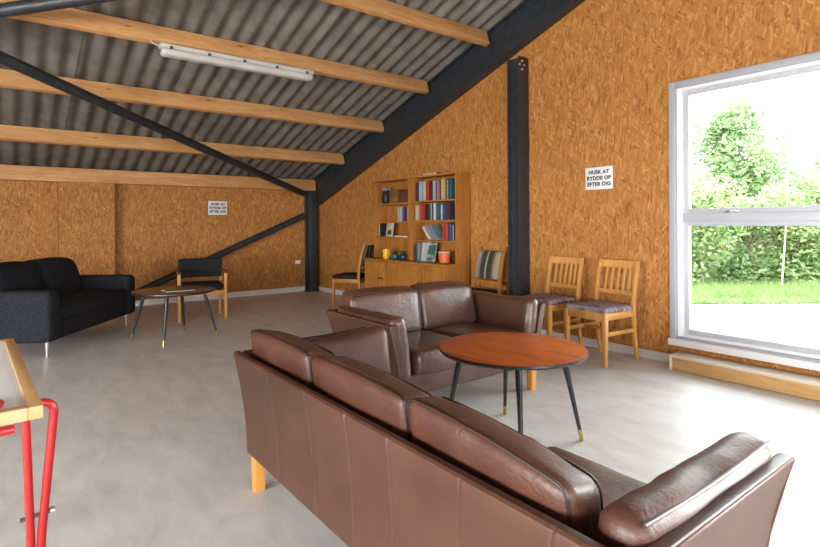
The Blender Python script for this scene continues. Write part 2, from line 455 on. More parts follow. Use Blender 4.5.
# rafter along the gable (sloping I-beam)
def rafter(name, y0, y1, label):
    root = thing(name, label, 'beam', (0, 0, 0))
    for side in (0, 1):
        def X(x): return x if side == 0 else 2*RX-x
        zb = lambda x: 1.50+.334*x
        zt = lambda x: 2.0+SL*x-.005
        xs = [.195, RX]
        def bar(nm, za, zb_, ya, yb):
            m = MB(); m.prism([(X(xs[0]), ya, za(xs[0])), (X(xs[1]), ya, za(xs[1])), (X(xs[1]), ya, zb_(xs[1])), (X(xs[0]), ya, zb_(xs[0]))], (0, yb-ya, 0))
            m.build(nm, M_steel, root)
        ym = (y0+y1)/2
        bar('flange', zb, lambda x: zb(x)+.014, y0, y1)
        bar('flange', lambda x: zt(x)-.014, zt, y0, y1)
        bar('web', lambda x: zb(x)+.014, lambda x: zt(x)-.014, ym-.006, ym+.03)
    return root
rafter('steel_rafter', -.125, -.003, 'dark painted steel rafter sloping up along the gable wall')

# posts
def hpost(name, x0, x1, y0, y1, z1, label, slope=True):
    root = thing(name, label, 'post', ((x0+x1)/2, (y0+y1)/2, 0))
    hx, hy = (x1-x0)/2, (y1-y0)/2
    for sx in (-1, 1):
        m = MB(); a, b_ = (-hx, -hx+.014) if sx < 0 else (hx-.014, hx)
        m.box(a, b_, -hy, hy, 0, z1, .002); m.build('flange', M_steel, root)
    m = MB(); m.box(-hx+.014, hx-.014, -.03, .02, 0, z1); m.build('web', M_steel, root)
    m = MB(); m.box(-hx-.03, hx+.03, -hy-.03, hy, 0, .012); m.build('base_plate', M_steel, root)
    return root
p = hpost('steel_column', 4.86, 5.03, -.175, -.018, 3.02, 'dark steel column on the gable wall between bookcase and pale chairs')
for i, (yy, zz) in enumerate(((-.05, 2.97), (-.09, 2.93), (-.05, 2.88), (-.02, 2.93))):
    m = MB(); m.lathe([(.012, 0), (.012, .012), (.006, .016)], 0, 0, 6, Matrix.Translation((.085, yy+.02, zz)) @ Matrix.Rotation(PI/2, 4, 'Y'), False)
    m.build('bolt', M_chrome, p)
hpost('steel_corner_post', .02, .19, -.25, -.08, 1.812, 'dark steel post standing in the far room corner')

# bracing tubes
def brace(name, a, b_, r, label):
    m = MB(); m.tube([a, b_], r, 16)
    o = m.build(name, M_steel)
    return tag(o, label, 'brace', 'dark tubular steel braces')
def rp_(x, y): return (x, y, 1.762+.27*x)
brace('bracing_tube', (.16, -.32, 1.755), (6.87, -9.54, 3.617), .052, 'long dark tube brace running under the purlins from the far corner post')
T2A, T2B = (.27, -9.35, 1.973), (6.84, -.15, 3.747)
brace('bracing_tube', T2A, T2B, .052, 'dark tube brace cut by the top left edge of the photo')
brace('bracing_tube', (.10, -.30, 1.37), (.235, -3.30, .12), .052, 'dark tube brace slanting down the low wall behind the armchair')

# fluorescent fitting under the third purlin
lz = 1.82+SL*3.44+.012
t = thing('fluorescent_lamp', 'long grey-white fluorescent lamp fixed under a pine purlin', 'lamp', (3.475, -2.63, lz-.006))
m = MB(); m.soft(-.05, .05, -.79, .79, -.045, -.002, .012); m.build('housing', M_lampbody, t)
m = MB(); m.soft(-.062, .062, -.78, .78, -.115, -.040, .034); m.build('diffuser', M_lampcover, t)
for k in range(5):
    for sx in (-1, 1):
        y = -.70+k*.35; m = MB(); m.box(sx*.060-.006, sx*.060+.006, y-.012, y+.012, -.055, -.028, .002); m.build('clip', M_clip, t)
m = MB(); m.tube([(.0, -.79, -.03), (.0, -.83, -.02), (.0, -.86, .0), (0, -.87, .02)], .006, 8); m.build('cable', M_lampbody, t)

# ------------------------------------------------------------------ window
win = thing('window_1', 'tall white window', 'window', (0, 0, 0)); struct(win)
del win['label']; del win['category']
def frame_rect(m, x0, x1, z0, z1, w, y0, y1, bev=.004):
    m.box(x0, x0+w, y0, y1, z0, z1, bev); m.box(x1-w, x1, y0, y1, z0, z1, bev)
    m.box(x0+w, x1-w, y0, y1, z0, z0+w, bev); m.box(x0+w, x1-w, y0, y1, z1-w, z1, bev)
m = MB(); frame_rect(m, WX0-.03, WX1+.03, WZ0-.015, WZ1+.015, .052, -.022, .03); m.build('window_casing', M_grey_frame, win)
m = MB(); frame_rect(m, WX0, WX1, WZ0, WZ1, .062, .02, TH+.02); m.build('window_frame', M_white, win)
TZ = 1.255
m = MB(); m.box(WX0+.062, WX1-.062, .025, TH+.01, TZ-.035, TZ+.035, .006); m.build('transom', M_sash, win)
m = MB(); frame_rect(m, WX0+.06, WX1-.06, TZ+.03, WZ1-.055, .045, .05, .10); m.build('upper_sash', M_sash, win)
m = MB(); frame_rect(m, WX0+.06, WX1-.06, WZ0+.06, TZ-.03, .04, .05, .10); m.build('lower_sash', M_sash, win)
m = MB(); m.box(WX0+.09, WX1-.09, .072, .078, TZ+.06, WZ1-.09); m.build('pane', M_glass, win)
m = MB(); m.box(WX0+.09, WX1-.09, .072, .078, WZ0+.09, TZ-.06); m.build('pane', M_glass, win)
m = MB(); m.box(7.0, 7.05, .03, .05, TZ+.036, TZ+.052, .003); m.box(7.02, 7.11, .012, .028, TZ+.042, TZ+.054, .004); m.build('window_handle', M_chrome, win)
m = MB(); m.box(WX0-.035, WX1+.035, -.05, .03, WZ0-.035, WZ0+.02, .006); m.build('window_sill', M_white, win)
# second window further right, unseen, added to throw light on the floor
win2 = thing('window_2', 'x', 'x'); struct(win2); del win2['label']; del win2['category']
m = MB(); frame_rect(m, W2X0, W2X1, WZ0, WZ1, .07, -.02, TH); m.build('window_frame', M_white, win2)
m = MB(); m.box(W2X0+.06, W2X1-.06, .072, .078, WZ0+.06, WZ1-.06); m.build('pane', M_glass, win2)
for i, (a, b_) in enumerate(BW):  # frames for the added back openings
    w = thing('window_%d' % (i+3), 'x', 'x'); struct(w); del w['label']; del w['category']
    m = MB(); frame_rect(m, a, b_, .3, 2.0, .07, YB-TH, YB+.02); m.build('window_frame', M_white, w)

# plank step under the window
t = thing('window_step', 'low pine box step on the floor below the window', 'step', (0, 0, 0))
m = MB(); m.box(6.685, 8.6, -.215, -.192, .004, .102, .003); m.build('front_board', M_step, t)
m = MB(); m.box(6.66, 6.685, -.215, -.02, .0, .102, .003); m.build('end_board', M_steptop, t)
m = MB(); m.box(6.655, 8.6, -.222, -.018, .102, .122, .004); m.build('top_board', M_steptop, t)

# ------------------------------------------------------------------ signs
def sign(loc, rz, w, h, label):
    t = thing('notice_sign', label, 'sign', loc, rz, 'tidy up notices on the walls')
    m = MB(); m.box(-w/2, w/2, -.004, 0, -h/2, h/2, .0015); m.build('sign_plate', M_sign, t)
    for k, s in enumerate(('HUSK AT', 'RYDDE OP', 'EFTER DIG')):
        cu = bpy.data.curves.new('lettering', 'FONT'); cu.body = s; cu.align_x = 'CENTER'; cu.align_y = 'CENTER'; cu.size = h*.235; cu.extrude = .0006; cu.offset = h*.011
        cu.space_character = 1.08
        o = bpy.data.objects.new('lettering', cu); C.objects.link(o)
        bpy.context.view_layer.update()
        me = bpy.data.meshes.new_from_object(o.evaluated_get(bpy.context.evaluated_depsgraph_get()))
        bpy.data.objects.remove(o)
        me.name = 'lettering'; me.materials.clear(); me.materials.append(M_ink)
        q = bpy.data.objects.new('lettering', me); C.objects.link(q); q.parent = t
        q.location = (0, -.0052, h*(.27-.27*k)); q.rotation_euler = (PI/2, 0, 0)
sign((5.88, -.001, 1.647), 0, .298, .216, 'white notice sign on the gable wall above the pale dining chairs')
sign((.001, -1.80, 1.49), PI/2, .306, .225, 'white notice sign on the far low wall near the corner post')

m = MB(); m.box(0, .012, -.43, -.33, .50, .565, .004)
o = m.build('wall_socket', M_white); tag(o, 'small white socket on the far wall beside the corner post', 'socket')

# ------------------------------------------------------------------ leather sofas
def make_sofa(L, D, backs, nseat, label, loc, rz, seed, tops=.725):
    t = thing('leather_sofa', label, 'sofa', loc, rz, 'brown leather sofas')
    hl = L/2; hd = D/2; H = .62; zb = .165; LM = M_leather if nseat == 3 else M_leather2
    fl = lambda z: .082*(1-max(0, min(1, (z-zb)/(H-zb)))**1.9)      # inset towards the floor
    # outer back panel with seams
    def panel(u0, u1, seams, place, name, thick=.042, welt=False):
        m = MB(); bm = bmesh.new()
        us = set([u0, u1])
        for s_ in seams:
            us |= {s_-.010, s_-.004, s_, s_+.004, s_+.010}
        us = sorted(us); zs = [zb+(H-.016-zb)*i/10 for i in range(11)]
        def dip(u): return .0022 if any(abs(u-s_) < 1e-5 for s_ in seams) else (-.0003 if any(abs(u-s_) < .0041 for s_ in seams) else 0)
        cols = []
        for u in us:
            d0 = dip(u)
            c = [place(u, z, d0) for z in zs]+[place(u, H-.006, d0+.003), place(u, H, d0+.011), place(u, H, thick-.011), place(u, H-.006, thick-.003)]+[place(u, z, thick) for z in zs[::-1]]
            cols.append([bm.verts.new(p) for p in c])
        n_ = len(cols[0])
        for A, B in zip(cols, cols[1:]):
            for j in range(n_): bm.faces.new([A[j], B[j], B[(j+1) % n_], A[(j+1) % n_]])
        bm.faces.new(cols[0]); bm.faces.new(cols[-1])
        bmesh.ops.recalc_face_normals(bm, faces=bm.faces)
        m.merge(bm, None, True)
        o = m.build(name, M_leatherp, t)
        if welt:
            m = MB(); m.tube([place(u0+.004, zb+.02, .001)]+[place(u0+(u1-u0)*k/6, H-.005, .003) for k in range(7)]+[place(u1-.002, z, .001) for z in (H-.06, .4, .3, zb+.02)], .0035, 6); m.build('welt', M_worn, o)
        return o
    ns = max(2, round((L-.1)/.245))
    seams = [-.62, -.27, .02, .26, .56, .83] if nseat == 3 else [-.42, -.14, .14, .42]
    # corner inset follows the flare of the arms
    def back_place(u, z, d):
        k = 1-fl(z)/hl
        return (u*k, -hd+fl(z)*.45+d, z)
    panel(-hl, hl, seams, back_place, 'back_panel')
    for sg in (-1, 1):
        def arm_place(u, z, d, sg=sg):
            return (sg*(hl-fl(z)-d), u, z)
        panel(-hd+.05, hd-.004, [], arm_place, 'arm_panel', .045, True)
    # base
    m = MB(); m.soft(-hl+.145, hl-.145, -hd+.09, hd-.035, zb, .30, .02); m.build('base', M_leatherp, t)
    # arm pads
    for sg in (-1, 1):
        m = MB()
        def fn(p, sg=sg):
            return Vector((p.x+sg*(.05-fl(p.z)*.55), p.y, p.z - .012*math.cos((p.y/hd)*1.6)))
        x0, x1 = sg*(hl-.095)-.055, sg*(hl-.095)+.055
        x0 -= sg*.05; x1 -= sg*.05
        ex = .04 if (sg < 0 and nseat == 3) else 0
        x0 += ex; x1 += ex
        m.soft(x0, x1, -hd+.075, hd-.015+ex, .26, .668, .048, (.012, 0, 0), .006, 8, 16, seed+sg, fn)
        o = m.build('arm_pad', LM, t)
        m = MB()
        xc = sg*(hl-.145)
        pts = [fn(Vector((xc+sg*.047, y, .655))) for y in [-hd+.10+(D-.14)*i/12 for i in range(13)]]
        m.tube(pts, .0045, 6); m.build('piping', M_pipe, o)
    # seat cushions
    w = (L-2*.20)/nseat
    for i in range(nseat):
        x0 = -hl+.20+i*w
        m = MB(); m.soft(x0+.003, x0+w-.003, -hd+.20, hd-(.04 if nseat == 3 else .01), .285, .430, .045, (0, 0, .02), .006, 6, 16, seed+i)
        m.build('seat_cushion', LM, t)
    # back cushions: listed ends, leaning back
    for i, (a, b_, tilt) in enumerate(backs):
        m = MB(); ln = .16
        cz = .42
        def fn(p, a=a, b_=b_, tilt=tilt):
            zz = (p.z-cz)/.29
            sag = .012*(1-((p.x-(a+b_)/2)/((b_-a)/2))**2)
            return Vector((p.x, p.y-ln*.29*(zz-.9), p.z + ((sag+tilt*(p.x-a)/(b_-a)-.17*max(0, p.y+hd-.09)) if p.z > .5 else 0)*min(1, max(0, (p.z-.5)/.1))))
        y0, y1 = -hd+.066, -hd+(.200 if nseat == 3 else .222)
        m.soft(a+.002, b_-.002, y0, y1, cz, tops, .036, (.004, .014, .004), .0065, 6, 18, seed+i*2.3+.7, fn)
        o = m.build('back_cushion', LM, t)
        for yy in (y0+.009, y1-.009):
            e = .011
            pts = [(a+e, z) for z in (.45, .52, .58, tops-.06, tops-.03)]+[(a+e+.006, tops-.014), (a+e+.022, tops-.007)]
            pts += [(a+.05+(b_-a-.10)*k/8, tops-.006) for k in range(9)]
            pts += [(b_-e-.022, tops-.007), (b_-e-.006, tops-.014)]+[(b_-e, z) for z in (tops-.03, tops-.06, .58, .52, .45)]
            m = MB(); m.tube([fn(Vector((x, yy, z))) for x, z in pts], .0045, 8); m.build('piping', M_pipe, o)
    for sx in (-1, 1):
        for sy in (-1, 1):
            m = MB(); cx = sx*(hl-.135); cy = hd-.03 if sy > 0 else -(hd-.070)
            m.sweep([(cx, cy, 0), (cx, cy, .1), (cx, cy, .20)], [.046, .05, .052], [.046, .05, .052], (1, 0, 0), .003)
            m.build('leg', M_leg, t)
    return t
make_sofa(2.02, .75, [(-.968, -.352, 0), (-.352, .26, -.012), (.26, .822, -.052)], 3,
          'long brown leather sofa in the foreground seen from behind, with three back cushions', (7.365, -3.355, 0), 0, 1)
make_sofa(1.42, .78, [(-.505, .035, 0), (.035, .625, 0)], 2,
          'brown leather two-seater sofa behind the round table, facing the window side', (5.945, -2.10, 0), -PI/2, 5, .745)

# ------------------------------------------------------------------ round tables
def make_table(label, loc, rz, r, top_mat, zt, foot, leg_r=.28):
    t = thing('round_table', label, 'table', loc, rz, 'round tables on splayed black legs')
    m = MB(); m.lathe([(0, zt-.004), (r-.012, zt-.004), (r-.004, zt), (r-.012, zt+.0025), (0, zt+.0025)], n=72)
    m.build('tabletop', top_mat, t)
    m = MB(); m.lathe([(0, zt-.026), (r-.03, zt-.026), (r-.008, zt-.020), (r-.001, zt-.010), (r-.002, zt-.001), (r-.010, zt-.0045), (0, zt-.0045)], n=72)
    m.build('table_edge', M_black, t)
    for k in range(4):
        a = PI/4+k*PI/2
        d = Vector((math.cos(a), math.sin(a), 0))
        top = d*leg_r; bot = d*foot
        def P(s_): return (top.x+(bot.x-top.x)*s_, top.y+(bot.y-top.y)*s_, (zt-.025)*(1-s_))
        m = MB(); m.tube([P(0), P(.25), P(.26), P(.30), P(.31), P(.88)], .015, 16, radii=[.0185, .0185, .0165, .0165, .0155, .0105]); lg = m.build('leg', M_black, t)
        m = MB(); m.tube([P(.87), P(.985), P(1.0)], .012, 16, radii=[.0125, .0115, .008]); m.build('brass_foot', M_brass, lg)
        m = MB(); m.lathe([(.03, 0), (.03, .012), (.022, .016)], top.x, top.y, 20, Matrix.Translation((0, 0, zt-.036))); m.build('mount', M_black, lg)
    return t
make_table('round teak-topped table on black legs in front of the brown two-seater', (6.825, -2.315, 0), R(3.7), .412, M_teak, .520, .386)
make_table('dark round table by the charcoal sofa with papers on it', (2.80, -3.14, 0), R(18), .42, M_walnut, .520, .44, .30)
t = thing('magazine', 'thin grey-blue magazine lying on the dark round table', 'magazine', (2.80, -3.10, .5235), R(60))
m = MB(); m.box(-.15, .15, -.11, .11, 0, .004, .001); m.build('pages', plain('paper', (.6, .6, .58), .7), t)
m = MB(); m.box(-.152, .152, -.112, .112, .004, .0055); m.build('cover', plain('magazine_cover', (.09, .12, .14), .3), t)
t = thing('magazine', 'dark magazine overlapping the grey-blue one on the dark round table', 'magazine', (2.95, -3.13, .5293), R(84))
m = MB(); m.box(-.14, .14, -.10, .10, 0, .005, .001); m.build('pages', bpy.data.materials['paper'], t)
m = MB(); m.box(-.142, .142, -.102, .102, .005, .0065); m.build('cover', plain('magazine_cover_dark', (.04, .055, .06), .3), t)

# ------------------------------------------------------------------ charcoal sofa
def charcoal_sofa():
    t = thing('fabric_sofa', 'charcoal fabric sofa on metal legs beside the dark round table', 'sofa', (2.10, -4.13, 0), R(-34.7))
    L, D = 1.70, .84; hl, hd = L/2, D/2
    m = MB(); m.soft(-hl+.02, hl-.02, -hd+.03, hd-.02, .15, .33, .02); m.build('base', M_blackfab, t)
    for sg in (-1, 1):
        a, b_ = (hl-.20, hl) if sg > 0 else (-hl, -hl+.20)
        m = MB(); m.soft(a, b_, -hd+.04, hd, .145, .615, .055, (0, 0, .004), .002, 6); m.build('arm', M_blackfab, t)
    m = MB(); m.soft(-hl+.20, hl-.20, -hd+.20, hd-.01, .32, .455, .035, (0, 0, .02), .002, 6); m.build('seat_cushion', M_blackfab, t)
    for sg in (-1, 1):
        m = MB()
        def fn(p):
            return Vector((p.x, p.y-.12*(p.z-.45)/.4, p.z))
        a, b_ = (0.003, hl-.13) if sg > 0 else (-hl+.18, -.003)
        m.soft(a, b_, -hd+.08, -hd+.34, .42, .835, .085, (0, .03, .02), .004, 6, 14, sg, fn); m.build('back_cushion', M_blackfab, t)
    m = MB(); m.soft(-hl+.1, hl-.1, -hd, -hd+.14, .15, .66, .05); m.build('backrest', M_blackfab, t)
    for sx in (-1, 1):
        for sy in (-1, 1):
            m = MB(); m.tube([(sx*(hl-.10), sy*(hd-.08), 0), (sx*(hl-.10), sy*(hd-.08), .15)], .02, 16, radii=[.013, .022]); m.build('leg', M_chrome, t)
charcoal_sofa()

# ------------------------------------------------------------------ armchair (facing local +Y)
t = thing('wooden_armchair', 'wooden armchair with black upholstered back and seat by the low wall', 'chair', (1.67, -2.54, 0), R(-102))
def arc(x0, x1, y, bow, z0, z1, th, n=10):
    """curved upholstered back slab"""
    m = MB()
    def fn(p):
        u = (p.x-(x0+x1)/2)/((x1-x0)/2)
        return Vector((p.x, p.y+bow*(u*u), p.z))
    m.soft(x0, x1, y-th/2, y+th/2, z0, z1, .03, (0, .012, 0), 0, 5, 14, 0, fn)
    return m
arc(-.275, .275, -.255, .06, .51, .765, .055).build('backrest', M_blackseat, t)
m = MB(); m.soft(-.25, .25, -.24, .26, .385, .455, .03, (0, 0, .015)); m.build('seat', M_blackseat, t)
for sx in (-1, 1):
    m = MB(); m.sweep([(sx*.275, .25, 0), (sx*.275, .245, .3), (sx*.275, .24, .60)], [.032, .040, .036], [.030, .044, .036], (1, 0, 0), .006); m.build('leg', M_chair, t)
    m = MB(); m.sweep([(sx*.255, -.31, 0), (sx*.262, -.26, .35), (sx*.268, -.23, .58)], [.03, .038, .034], [.03, .042, .034], (1, 0, 0), .006); m.build('leg', M_chair, t)
    m = MB(); m.sweep([(sx*.262, -.27, .600), (sx*.276, -.05, .615), (sx*.278, .14, .615), (sx*.276, .285, .605)], [.04, .05, .056, .05], .024, (1, 0, 0), .008); m.build('armrest', mat_wood('armrest_dark', (.06, .025, .012), (.09, .04, .02), (.12, .055, .03), .4, 'Y') if 'armrest_dark' not in bpy.data.materials else bpy.data.materials['armrest_dark'], t)
    m = MB(); m.box(sx*.265-.012, sx*.265+.012, -.25, .24, .325, .375, .004); m.build('side_rail', M_chair, t)
m = MB(); m.box(-.27, .27, .225, .25, .315, .375, .004); m.build('front_rail', M_chair, t)
m = MB(); m.box(-.26, .26, -.27, -.245, .325, .375, .004); m.build('back_rail', M_chair, t)

# ------------------------------------------------------------------ slat-back dining chairs (facing local -Y)
def dining_chair(label, loc, rz):
    t = thing('dining_chair', label, 'chair', loc, rz, 'pale wooden dining chairs under the sign')
    hw, yb, yf = .195, .235, -.225
    def ypost(z):
        if z < .44: return yb - .055*math.sin(min(1, z/.44)*PI/2)
        return yb - .055 + .075*((z-.44)/.43)**1.5
    for sx in (-1, 1):
        m = MB(); zs = [0, .12, .25, .38, .46, .55, .65, .75, .82, .875]
        m.sweep([(sx*(hw-.004*(z < .3)), ypost(z), z) for z in zs], .028, [.028, .034, .040, .046, .046, .044, .042, .038, .034, .026], (1, 0, 0), .005); m.build('back_post', M_chair, t)
        m = MB(); m.sweep([(sx*(hw+.005), yf, 0), (sx*(hw+.005), yf, .2), (sx*(hw+.005), yf, .455)], [.030, .038, .042], [.030, .038, .042], (1, 0, 0), .005); m.build('leg', M_chair, t)
        m = MB(); m.box(sx*hw-.010, sx*hw+.010, yf, yb-.06, .39, .45, .004); m.build('side_rail', M_chair, t)
        m = MB(); m.box(sx*hw-.009, sx*hw+.009, yf, yb-.035, .255, .290, .004); m.build('stretcher', M_chair, t)
    m = MB(); m.box(-hw, hw, yf-.014, yf+.010, .385, .455, .004); m.build('front_rail', M_chair, t)
    m = MB(); m.box(-hw, hw, -.012, .010, .262, .284, .004); m.build('stretcher', M_chair, t)
    m = MB(); m.box(-hw, hw, yb-.065, yb-.045, .39, .45, .004); m.build('back_rail', M_chair, t)
    def rail(z0, z1, name):
        m = MB(); n = 8; pts = []
        zc = (z0+z1)/2
        path = [(-hw+.01+(2*hw-.02)*i/n, ypost(zc)+.022*(1-((2*i/n-1))**2), zc) for i in range(n+1)]
        m.sweep(path, z1-z0, .020, (0, 0, 1), .005); m.build(name, M_chair, t)
    rail(.80, .872, 'top_rail'); rail(.565, .605, 'lower_rail')
    for k in range(5):
        x = -.122+k*.061
        b0 = .022*(1-(x/hw)**2)
        m = MB(); m.sweep([(x, ypost(z)+b0, z) for z in (.60, .67, .74, .805)], .026, .011, (1, 0, 0), .003); m.build('slat', M_chair, t)
    m = MB(); m.soft(-hw-.012, hw+.012, yf-.02, yb-.075, .448, .492, .02, (0, 0, .014)); m.build('seat_pad', M_seatfab, t)
    return t
ch = dining_chair('pale slat-back dining chair with patterned seat, nearer the window', (6.13, -.355, 0), R(-4))
dup(ch, (5.54, -.33, 0), R(-4), 'pale slat-back dining chair half hidden behind the sofa arm, nearer the steel column')

# ------------------------------------------------------------------ striped chairs flanking the bookcase (facing local -Y)
def striped_chair(label, loc, rz):
    t = thing('striped_chair', label, 'chair', loc, rz, 'striped upholstered chairs beside the bookcase')
    hw = .215
    yp = lambda z: .19+.10*max(0, (z-.42))/.5*max(.2, (z-.42)/.5)+(.03*(1-z/.42) if z < .42 else 0)
    for sx in (-1, 1):
        m = MB(); m.sweep([(sx*hw, yp(z), z) for z in (0, .2, .42, .55, .68, .80, .90, .945)], .026, [.028, .034, .042, .044, .042, .036, .03, .02], (1, 0, 0), .005); m.build('back_post', M_book, t)
        m = MB(); m.sweep([(sx*hw, -.22, 0), (sx*hw, -.22, .40)], [.03, .04], [.03, .04], (1, 0, 0), .005); m.build('leg', M_book, t)
        m = MB(); m.box(sx*hw-.01, sx*hw+.01, -.2, .18, .34, .40, .004); m.build('side_rail', M_book, t)
    m = MB(); m.box(-hw, hw, -.235, -.212, .34, .40, .004); m.build('front_rail', M_book, t)
    m = MB(); m.box(-hw, hw, .185, .205, .34, .40, .004); m.build('back_rail', M_book, t)
    m = MB()
    def fn(p): return Vector((p.x, p.y+yp(p.z)-.22, p.z))
    m.soft(-hw+.016, hw-.016, .19, .235, .575, .895, .02, (0, .012, 0), 0, 5, 14, 0, fn); m.build('backrest', M_stripe, t)
    m = MB(); m.sweep([(-hw+.01, yp(.52), .53), (0, yp(.52)+.012, .53), (hw-.01, yp(.52), .53)], .05, .018, (0, 0, 1), .004); m.build('lower_rail', M_book, t)
    m = MB(); m.soft(-hw-.012, hw+.012, -.245, .165, .398, .455, .025, (0, 0, .012)); m.build('seat_pad', M_blackseat, t)
    return t
s1 = striped_chair('wooden chair with striped fabric back between bookcase and steel column', (4.50, -.345, 0), R(-3))
dup(s1, (1.915, -.375, 0), R(-57), 'wooden chair with black seat turned sideways left of the bookcase')

# ------------------------------------------------------------------ bookcase
BX0, BX1, BD, CD = 2.30, 4.10, .25, .42
CT, BT = .72, 1.845
t = thing('bookcase', 'pine bookcase with open shelves over a cupboard base on the gable wall', 'bookcase', (0, 0, 0))
yw = -.018
m = MB(); m.box(BX0, BX1, -CD+.02, yw, .06, CT-.025, .003); m.build('cabinet_body', M_book, t)
m = MB(); m.box(BX0+.02, BX1-.02, -CD+.05, yw, 0, .06); m.build('plinth', M_book, t)
m = MB(); m.box(BX0-.01, BX1+.005, -CD-.008, yw, CT-.025, CT, .004); m.build('cabinet_top', M_bookx, t)
for x in (BX0, 3.14, 3.18, BX1-.022):
    w_ = .022 if x in (BX0, BX1-.022) else .04
    m = MB(); m.box(x, x+w_, -BD, yw, CT, BT-.022, .003); m.build('side_panel', M_book, t)
m = MB(); m.box(BX0, BX1, -BD-.004, yw, BT-.022, BT, .003); m.build('top_board', M_bookx, t)
m = MB(); m.box(BX0+.022, BX1-.022, -.03, yw, CT, BT-.022); m.build('back_board', M_book, t)
LSH = [1.03, 1.245, 1.505]; RSH = [1.0, 1.26, 1.515]
for z in LSH:
    m = MB(); m.box(BX0+.022, 3.14, -BD+.008, -.03, z-.020, z, .002); m.build('shelf', M_bookx, t)
for z in RSH:
    m = MB(); m.box(3.22, BX1-.022, -BD+.008, -.03, z-.020, z, .002); m.build('shelf', M_bookx, t)
# doors
dx = [BX0+.005, 2.735, 3.15, 3.625, BX1-.005]
M_knob = plain('dark_knob', (.10, .04, .015), .35)
for i in range(4):
    a, b_ = dx[i]+.004, dx[i+1]-.004
    m = MB(); frame_rect(m, a, b_, .075, CT-.035, .06, -CD-.002, -CD+.02, .003)
    m.box(a+.055, b_-.055, -CD+.006, -CD+.016, .13, CT-.09)
    d = m.build('door', M_book, t)
    kx = b_-.03 if i % 2 == 0 else a+.03
    m = MB(); m.lathe([(.008, 0), (.008, .012), (.017, .02), (.015, .028), (.006, .031)], 0, 0, 16, Matrix.Translation((kx, -CD-.002, .46)) @ Matrix.Rotation(PI/2, 4, 'X')); m.build('knob', M_knob, d)

COLS = dict(maroon=(.10, .018, .02), pale_blue=(.40, .52, .62), grey=(.35, .36, .37), cream=(.62, .54, .42), red=(.48, .04, .03), dark_red=(.22, .02, .02),
            dark_grey=(.05, .05, .055), pink=(.55, .16, .18), yellow=(.62, .48, .10), olive=(.10, .10, .04), navy=(.03, .05, .12), orange_red=(.60, .09, .04),
            black=(.015, .015, .018), white=(.68, .68, .66), teal=(.03, .16, .20), purple=(.12, .05, .14), blue=(.06, .16, .38), tan=(.38, .25, .13), green=(.10, .19, .12), steel_blue=(.20, .30, .38))
bm_cache = {}
M_pages = plain('book_pages', (.66, .60, .50), .8)
def bmat(c):
    if c not in bm_cache:
        m_ = mat_noise('cover_'+c, tuple(v*.62 for v in COLS[c]), tuple(v*.82 for v in COLS[c]), 40, .5)
        bm_cache[c] = m_
    return bm_cache[c]
ORD = ['first', 'second', 'third', 'fourth', 'fifth', 'sixth', 'seventh', 'eighth', 'ninth', 'tenth', 'eleventh', 'twelfth', 'thirteenth', 'fourteenth', 'fifteenth', 'sixteenth', 'seventeenth', 'eighteenth', 'nineteenth', 'twentieth', '21st', '22nd', '23rd', '24th', '25th', '26th']
def book_mesh(w, h, d):
    """upright book, spine towards -Y, standing on z=0, centred in x; cover + pages"""
    m = MB(); m.mi = 0; c = .0022
    m.box(-w/2, -w/2+c, -d, 0, 0, h); m.box(w/2-c, w/2, -d, 0, 0, h)
    m.box(-w/2, w/2, -d-.004, -d+c, 0, h, .0018)
    m.box(-w/2+.0, w/2-.0, -d-.0052, -d-.0035, h*.80, h*.83)
    m.mi = 1; m.box(-w/2+c, w/2-c, -d+c, -.006, .003, h-.004)
    return m
def row(spec, x, z, yf, shelf, group):
    i = 0
    for (c, w, h) in spec:
        d = random.uniform(.125, .15)
        o = book_mesh(w, h, d).build('book', [bmat(c), M_pages])
        o.location = (x+w/2, yf+d+random.uniform(.0, .012), z+.0005)
        tag(o, '%s book, %s from the left on %s' % (c.replace('_', ' '), ORD[i], shelf), 'book', group)
        x += w+.0008; i += 1
    return x
S1 = [('maroon', .03, .24), ('navy', .028, .22), ('pale_blue', .034, .25), ('pale_blue', .03, .255), ('steel_blue', .026, .24), ('cream', .03, .25), ('cream', .022, .255), ('red', .03, .25), ('orange_red', .028, .24), ('dark_red', .034, .25), ('maroon', .026, .24), ('dark_grey', .024, .25), ('pale_blue', .028, .245), ('grey', .024, .25), ('navy', .02, .23), ('pink', .03, .245), ('pink', .024, .235), ('dark_grey', .026, .25), ('cream', .022, .25), ('yellow', .032, .27), ('yellow', .02, .25), ('olive', .03, .255), ('grey', .022, .24), ('navy', .034, .26), ('teal', .03, .25)]
S2 = [('cream', .034, .20), ('cream', .03, .205), ('tan', .024, .20), ('orange_red', .034, .21), ('red', .032, .205), ('red', .03, .2), ('dark_red', .028, .2), ('black', .032, .21), ('dark_grey', .03, .205), ('olive', .024, .2), ('grey', .028, .215), ('black', .034, .21), ('white', .03, .22), ('white', .018, .21), ('teal', .034, .215), ('teal', .028, .21), ('navy', .03, .21), ('cream', .026, .2), ('navy', .026, .215), ('blue', .022, .21), ('maroon', .03, .22), ('purple', .034, .215), ('dark_grey', .026, .22)]
row(S1, 3.275, 1.515, -.215, 'the top right shelf', 'books on the top right shelf')
row(S2, 3.262, 1.26, -.215, 'the second shelf of the right bay', 'books on the second right shelf')
S3 = [('orange_red', .038, .215), ('red', .036, .225), ('orange_red', .03, .215), ('navy', .034, .22), ('blue', .026, .215), ('navy', .026, .21), ('white', .014, .2), ('black', .034, .205), ('dark_red', .018, .2)]
row(S3, 3.80, 1.0, -.215, 'the third shelf of the right bay', 'books on the third right shelf')
def leaning(c, w, h, d, x, z, deg, label):
    o = book_mesh(w, h, d).build('book', [bmat(c), M_pages])
    o.rotation_euler = (0, R(deg), 0); a = R(abs(deg))
    o.location = (x, -.215+d, z+ (w/2)*math.sin(a)+.0015)
    tag(o, label, 'book', 'leaning books on the third right shelf'); return o
